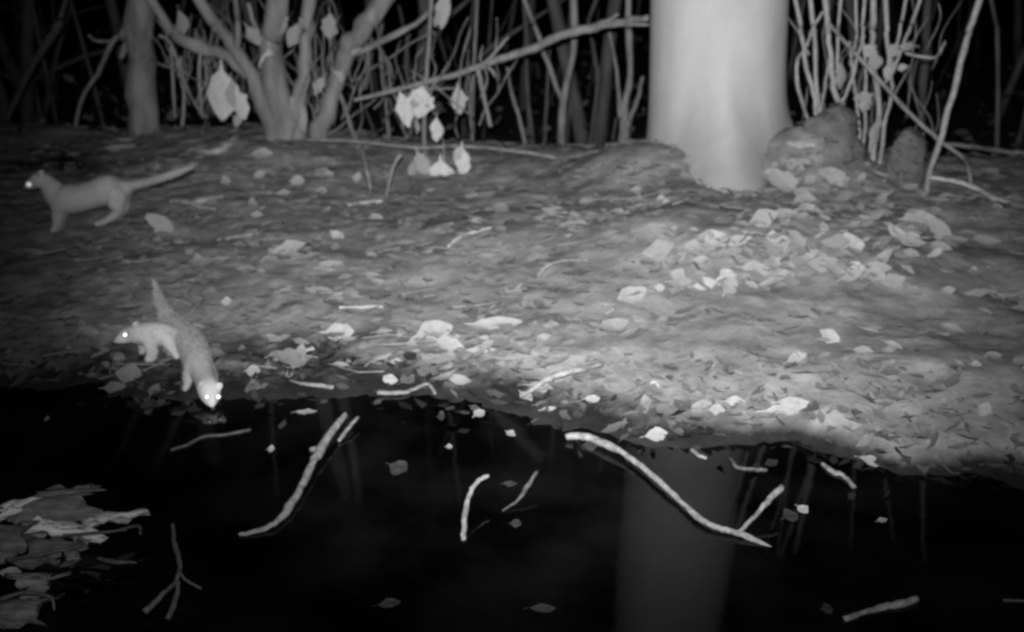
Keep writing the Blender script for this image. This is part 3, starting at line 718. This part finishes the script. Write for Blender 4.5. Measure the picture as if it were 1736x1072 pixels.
bark('bright split bark piece in front of the debris pile', [(62, 902, .05), (185, 917, .02), (120, 890, .07), (58, 878, .085)], 'bark_pale', 0)
bark('narrow bark piece pointing right from the pile', [(132, 892, .05), (222, 885, .03), (244, 867, .05), (150, 882, .07)], 'bark_pale', 0)
bark('large dark slab at the front of the debris pile', [(30, 962, .01), (130, 958, .01), (148, 915, .04), (40, 905, .05)], 'bark_dull', 0)
bark('small bark chip on the right of the front slab', [(100, 950, .03), (130, 946, .03), (132, 936, .045), (108, 940, .045)], 'bark_mid', 0)
bark('low bark piece nearest the camera in the pile', [(14, 996, .012), (76, 990, .012), (102, 971, .04), (36, 976, .04)], 'bark_mid', 0)
bark('dull round bark piece at the bottom left corner', [(-10, 1060, .01), (70, 1060, .01), (84, 1012, .03), (-10, 1018, .03)], 'bark_dull', 0)
bark('dim bark slab at the left edge under the pale piece', [(-30, 960, .01), (40, 950, .01), (60, 890, .05), (-20, 885, .05)], 'bark_dull', 0)

for lb, pp, m in [('broken stick lying across the back of the debris pile', [(-20, 866, 7), (40, 850, 8), (110, 834, 7), (172, 824, 5)], 'sunk_wood'),
                  ('dim stick under the narrow bark piece of the pile', [(90, 910, 6), (150, 905, 7), (215, 898, 5)], 'sunk_wood'),
                  ('short dark stick at the front of the debris pile', [(10, 950, 7), (70, 940, 8), (140, 925, 6)], 'sunk_wood'),
                  ('crooked dim stick at the bottom left of the pile', [(-10, 1020, 8), (40, 1005, 8), (85, 1012, 6), (92, 1035, 5)], 'sunk_wood'),
                  ('thin splinter sticking out left of the three-pronged twig', [(180, 905, 5), (232, 892, 6), (238, 905, 5)], 'sunk_wood')]:
    stick('pile_stick', lb, pp, m, group='debris pile at the lower left', hs=[.03, .05, .055, .04][:len(pp)])
for n_, (px, py, w, h) in enumerate([(30, 900, 50, 22), (100, 860, 46, 20), (60, 930, 60, 26), (110, 965, 40, 16), (20, 985, 44, 18), (60, 1025, 60, 24), (140, 930, 36, 14)]):
    lay_leaf('sodden_leaf', ['dim leaf at the left edge of the pile below the pale bark', 'dim leaf on the dark slab at the back of the pile', 'dull leaf in the middle of the debris pile', 'dull leaf at the front right of the pile', 'dull leaf at the front left of the pile', 'dull leaf at the bottom left corner', 'dull leaf right of the large front slab'][n_],
             px, py, w, h, rng.uniform(-30, 30), 'bark_dull' if n_ % 2 else 'leaf_mid', tilt=25, group='debris pile at the lower left', dz=.03 if n_ < 3 else .015)

# ------------------------------------------------------------------ weasels
def weasel(label, foot, spine, limbs, ears, eyes, nose_r, fm='fur', face=1.25):
    """spine/limbs: (px, py, radius px, dy metres) ; one continuous body"""
    g0 = on_ground(*foot); Y0 = g0.y
    t = empty('weasel', g0, label, 'weasel', 'weasels at the pond')
    k = k_at(g0)
    def conv(c): 
        out = []
        for (px, py, r, dy) in c:
            p = at_Y(px, py, Y0 + dy) - g0; out.append((p.x, p.y, p.z, r * k))
        return out
    b = MB()
    def loft(c, sub, n):
        sm = smooth_path(conv(c), sub); b.tube([q[:3] for q in sm], [max(q[3], .001) for q in sm], n)
        for q in (sm[0], sm[-1]): b.ball(q[:3], max(q[3], .001) * .98, 8, 6)
        return sm
    sp = loft(spine, 5, 16)
    for c in limbs: loft(c, 4, 10)
    for (ex, ey, ez, er) in conv(ears): b.ball((ex, ey, ez), (er, er * .55, er * 1.15), 8, 6)
    me = b.mesh('weasel_body_raw', M['fur']); ob = bpy.data.objects.new('weasel_body_raw', me); COL.objects.link(ob)
    rm = ob.modifiers.new('remesh', 'REMESH'); rm.mode = 'VOXEL'; rm.voxel_size = 0.0035
    sm_ = ob.modifiers.new('smooth', 'SMOOTH'); sm_.factor = 0.5; sm_.iterations = 14
    dg = bpy.context.evaluated_depsgraph_get(); dg.update()
    me2 = bpy.data.meshes.new_from_object(ob.evaluated_get(dg)); me2.name = 'body'
    bpy.data.objects.remove(ob); me2.materials.clear(); me2.materials.append(M[fm])
    me2.polygons.foreach_set('use_smooth', [True] * len(me2.polygons))
    AX = [Vector(q[:3]) for q in sp]; tv = []
    for v in me2.vertices:          # white muzzle and cheeks, darker tail; high face values paint in flash light
        i = min(range(len(AX)), key=lambda a: (AX[a] - v.co).length_squared) / len(AX)
        q = face * (1 - sstep((i - .10) / .22)) + 1.0 * sstep((i - .10) / .22) - .42 * sstep((i - .55) / .3)
        tv += [q, q, q, 1.0]
    me2.color_attributes.new('tone', 'FLOAT_COLOR', 'POINT').data.foreach_set('color', tv)
    body = link(bpy.data.objects.new('body', me2), t)
    # short fur lying towards the tail
    h = MB(); polys = list(me2.polygons); axis_pts = [Vector(q[:3]) for q in sp]
    for _ in range(11000):
        p = rng.choice(polys); c = p.center; nn = p.normal
        i = min(range(0, len(axis_pts), 3), key=lambda a: (axis_pts[a] - c).length_squared)
        d = axis_pts[min(i + 3, len(axis_pts) - 1)] - axis_pts[max(i - 3, 0)]
        d = d.normalized() * 0.9 + nn * 0.55 + Vector((rng.uniform(-.25, .25), rng.uniform(-.25, .25), rng.uniform(-.35, .1)))
        tailness = i / len(axis_pts)
        if tailness < .3 and face > 1.5: continue
        L = (0.005 if tailness < .2 else 0.012 if tailness < .7 else 0.019) * rng.uniform(.6, 1.2)
        d = d.normalized() * L; s = nn.cross(d).normalized() * 0.0007
        c = c - nn * 0.001 + Vector((rng.uniform(-.0015, .0015), rng.uniform(-.0015, .0015), rng.uniform(-.0015, .0015)))
        h.add([c - s, c + s, c + d], [(0, 1, 2)])
    f = h.build('fur', M[fm + '_hair'], t, smooth=False); f['kind'] = 'stuff'
    for e in conv(eyes):            # shallow bright eyes turned to the lens
        c = Vector(e[:3]); d = (CAM - (c + g0)).normalized(); eb = MB().ball((0, 0, 0), e[3], 18, 12)
        eb.v = [tuple(Vector(v) - d * Vector(v).dot(d) * .72 + c + d * e[3] * .55) for v in eb.v]
        eb.build('eye', M['eye'], t)
    n = conv([nose_r])[0]; MB().ball(n[:3], (n[3], n[3], n[3] * .8), 8, 6).build('nose', M['nose'], t)
    return t

weasel('far weasel standing in profile with head up and tail held out behind', (100, 392),
       [(43, 318, 4, 0), (49, 315, 7.5, 0), (57, 310, 11, 0), (66, 306, 13.5, 0), (76, 308, 13.5, 0), (85, 317, 17, 0), (96, 330, 22, 0), (111, 337, 26, 0), (133, 336, 24, 0), (157, 330, 23, 0),
        (180, 323, 26, 0), (198, 323, 24, 0), (211, 319, 15, 0), (222, 315, 9, 0), (245, 310, 7.5, 0), (270, 303, 7, 0), (295, 294, 6.5, .02), (312, 288, 5, .03), (322, 284, 2.5, .03)],
       [[(103, 346, 19, -.015), (99, 362, 12, -.02), (96, 376, 8, -.025), (94, 386, 5.5, -.025), (89, 391, 5.5, -.03)],
        [(108, 342, 14, .03), (104, 358, 9.5, .03), (100, 372, 6.5, .03), (99, 382, 5.5, .03), (94, 386, 5, .03)],
        [(196, 330, 20, -.02), (197, 346, 15, -.03), (199, 358, 9, -.03), (188, 369, 7, -.03), (176, 376, 6, -.03), (164, 380, 5.5, -.03)],
        [(203, 330, 17, .03), (206, 344, 12, .035), (208, 354, 8, .035), (200, 364, 6.5, .035), (190, 370, 5.5, .035), (180, 373, 5, .035)]],
       [(69, 294, 6, -.022), (72, 294, 6, .02)],
       [(49, 313, 6.5, -.024)], (40, 318, 3.5, 0))
weasel('middle brightly lit weasel crouched side-on facing left on the bank', (254, 612),
       [(194, 579, 3.5, -.01), (200, 577, 7, -.01), (208, 573, 11, -.008), (219, 568, 15, 0), (232, 566, 17.5, 0), (247, 565, 19, .01), (263, 565, 20, .02), (278, 567, 19.5, .03), (290, 571, 15, .04),
        (298, 577, 8, .06), (304, 582, 6.5, .10), (310, 580, 5.5, .15), (314, 576, 3, .19)],
       [[(250, 576, 11, -.01), (254, 590, 8.5, -.015), (255, 603, 7, -.015), (250, 610, 6.5, -.02)],
        [(238, 575, 9, .03), (242, 592, 7, .035), (240, 602, 6, .03)],
        [(280, 572, 13, .012), (288, 586, 10, .0), (293, 595, 7, -.01), (298, 603, 6, -.015)],
        [(282, 573, 12, .05), (286, 590, 8, .05), (282, 598, 6, .045)]],
       [(228, 551, 6, -.018), (230, 551, 6, .02)],
       [(212, 568, 5.6, -.024)], (192, 580, 3.5, -.01), 'pale_fur')
weasel('nearest weasel facing the camera with its head lowered to drink', (322, 660),
       [(360, 690, 4, -.100), (359, 684, 9, -.095), (357, 673, 16, -.075), (354, 660, 19.5, -.05), (348, 645, 18.5, -.015), (341, 628, 20, .02), (335, 610, 23, .07), (328, 592, 24, .14), (317, 574, 23, .21),
        (302, 560, 22, .27), (289, 546, 18, .32), (280, 531, 11, .37), (273, 514, 8.5, .43), (267, 497, 6.5, .49), (262, 479, 3, .53)],
       [[(326, 620, 12, .03), (320, 638, 9, .01), (318, 651, 7, 0), (314, 660, 6.5, -.01)],
        [(350, 625, 11, .04), (362, 638, 8, .02), (366, 650, 6, .01), (368, 658, 6, 0)],
        [(296, 562, 15, .24), (290, 578, 10, .22), (293, 592, 7, .2), (288, 600, 6, .18)],
        [(318, 566, 14, .28), (338, 574, 9, .27), (346, 584, 7, .26), (350, 590, 6, .25)]],
       [(341, 652, 7, -.06), (372, 654, 7, -.06)],
       [(351, 673, 4.8, -.097), (370, 673, 4.8, -.091)], (361, 693, 3.5, -.108), face=1.9)  # head paled beyond its white muzzle, painting in the close flash

# ------------------------------------------------------------------ leaf litter
shapes = []
def patch(x, y): return max(.72, min(1.3, 1.0 + .6 * noise.noise((x * 2.3, y * 2.3, 5)) + .25 * noise.noise((x * 6, y * 6, 2))))
for i in range(10):
    L = rng.uniform(.05, .115); shapes.append(leaf_geo(L, L * rng.uniform(.38, .7), rng.uniform(.05, .4), rng.uniform(.05, .35), 4, i % 2))
def place(v, s, rz, tx, ty, loc):
    m = Matrix.Rotation(rz, 3, 'Z'); m2 = Matrix.Rotation(tx, 3, 'X') @ Matrix.Rotation(ty, 3, 'Y')
    return [m @ (m2 @ (Vector(p) * s)) + loc for p in v]
cand = []
for _ in range(7500):
    y = 1.9 + 5.0 * rng.random() ** 1.15; x = rng.uniform(-.58, .58) * (y + .35)
    if y - interp(SHX, x) < 0.15 + 0.12 * noise.noise((x * 4, y * 4, 9)) + (0.06 if rng.random() < .8 else -.08): continue
    if rng.random() < (0.78 * sstep((x + .15) / .5) * (1 - sstep((y - 2.6) / .8)) + .06): continue   # bare earth on the near right slope
    cand.append((x, y))
big = 0; lit = MB()
lm = [[MB().add(*s).mesh('leaf', M[mm]) for s in shapes] for mm in ('leaf_mid', 'leaf_light', 'leaf_mid')]
cand_sorted = sorted(range(len(cand)), key=lambda i: cand[i][1] + rng.uniform(0, 1.6))
for rank, i in enumerate(cand_sorted):
    x, y = cand[i]; z = H(x, y); s = rng.uniform(.45, 1.0); rz = rng.uniform(0, 2 * pi); tx = rng.gauss(0.12, .12); ty = rng.gauss(0, .11)
    zz = z + 0.004 + 0.012 * rng.random()
    if rank % 6 == 0 and big < 195:
        o = bpy.data.objects.new('leaf', rng.choice(lm[1] if patch(x, y) > 1.08 else lm[0])); o.location = (x, y, zz); o.scale = (s * 1.15,) * 3
        o.rotation_euler = (tx, ty, rz); link(o, ground); big += 1
    else:
        v, f = rng.choice(shapes); lit.add(place(v, s, rz, tx, ty, Vector((x, y, zz))), f, patch(x, y) * rng.choice((.85, .9, .95, .95, 1.0, 1.05)))
# sodden bits along the waterline
for _ in range(1700):
    x = rng.uniform(-1.5, 1.6); y = interp(SHX, x) + rng.gauss(.10, .13); z = max(H(x, y), WL) + .003
    if z < WL + .008 and rng.random() < .75: continue
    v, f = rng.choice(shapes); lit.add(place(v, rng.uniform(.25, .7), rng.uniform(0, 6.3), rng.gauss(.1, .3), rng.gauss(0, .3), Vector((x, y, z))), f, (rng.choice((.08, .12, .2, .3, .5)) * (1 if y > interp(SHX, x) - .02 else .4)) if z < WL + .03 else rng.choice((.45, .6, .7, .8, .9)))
# broad leaves heaped to the right of the trunk and at its foot
for n_ in range(230):
    px = rng.uniform(1255, 1600) if n_ < 170 else rng.uniform(1110, 1330); py = rng.uniform(285, 490) if n_ < 170 else rng.uniform(395, 500)
    if px < 1300 and py < 380: continue
    gq = on_ground(px, py); o = None; s = rng.uniform(.5, 1.0)
    if n_ % 3 != 2 and big < 300:
        o = bpy.data.objects.new('leaf', rng.choice(lm[rng.choice((0, 0, 0, 1))])); o.scale = (s,) * 3
        o.location = gq + Vector((0, 0, .015 + .02 * rng.random())); o.rotation_euler = (rng.uniform(.2, 1.0), rng.gauss(0, .35), rng.uniform(0, 6.28) if rng.random() < .3 else rng.gauss(0, .6)); link(o, ground); big += 1
    else:
        v, f = rng.choice(shapes); lit.add(place(v, s, rng.gauss(0, .6), rng.uniform(.2, 1.0), rng.gauss(0, .35), gq + Vector((0, 0, .02))), f, rng.choice((.7, .8, .9, 1.0, 1.05)))
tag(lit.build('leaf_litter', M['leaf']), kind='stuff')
tw = MB()
for _ in range(380):
    y = 2.0 + 4.0 * rng.random() ** 1.1; x = rng.uniform(-.58, .58) * (y + .3)
    if y - interp(SHX, x) < 0.02: continue
    a = rng.uniform(0, 2 * pi) if rng.random() < .4 else rng.gauss(0, .35); L = rng.uniform(.04, .2); r = rng.uniform(.0012, .003)
    dx, dy = cos(a) * L / 2, sin(a) * L / 2; c = rng.uniform(-.15, .15) * L
    P3 = [(x - dx, y - dy), (x + c * sin(a), y - c * cos(a)), (x + dx, y + dy)]
    if x > 0 and y < 3.1: continue
    tw.tube([(p, q, H(p, q) + .008 + rng.uniform(0, .012)) for p, q in P3], [r, r * .9, r * .5], 5)
tag(tw.build('twig_litter', M['twig']), kind='stuff')

# ------------------------------------------------------------------ the wood beyond, fading into the dark
fw = MB()
for _ in range(130):
    y = 6.6 + 9 * rng.random() ** 1.3; x = rng.uniform(-.75, .75) * y
    r = rng.choice((.006, .009, .012, .016, .02, .03, .05)) ; hgt = rng.uniform(2.5, 5.5); z = H(x, y) - .05
    lean = rng.gauss(0, .18); ln2 = rng.gauss(0, .12); pts = []; ph = rng.uniform(0, 6)
    for i in range(9):
        t = i / 8; pts.append((x + lean * hgt * t + .06 * sin(ph + 5 * t), y + ln2 * hgt * t + .05 * cos(ph + 4 * t), z + hgt * t))
    fw.tube(pts, [r * (1.1 - .6 * i / 8) for i in range(9)], 6, .08)
    for _b in range(rng.randint(0, 3)):
        i = rng.randint(1, 6); p = Vector(pts[i]); a = rng.uniform(0, 2 * pi); L = rng.uniform(.4, 1.4)
        d = Vector((cos(a), sin(a) * .5, rng.uniform(.2, 1.2))).normalized() * L
        fw.tube([p, p + d * .5 + Vector((0, 0, .05)), p + d], [r * .5, r * .35, r * .15], 5)
tag(fw.build('far_woodland', M['dark_stem']), kind='stuff')
un = MB()
for _ in range(1400):
    y = 5.6 + 6 * rng.random(); x = rng.uniform(-.7, .7) * y; z = H(x, y) + abs(rng.gauss(0, .22))
    v, f = rng.choice(shapes); un.add(place(v, rng.uniform(.5, 1.1), rng.uniform(0, 6.3), rng.uniform(-1.4, 1.4), rng.uniform(-1.4, 1.4), Vector((x, y, z))), f, rng.choice((.12, .18, .25)))
tag(un.build('undergrowth_leaves', M['leaf']), kind='stuff')
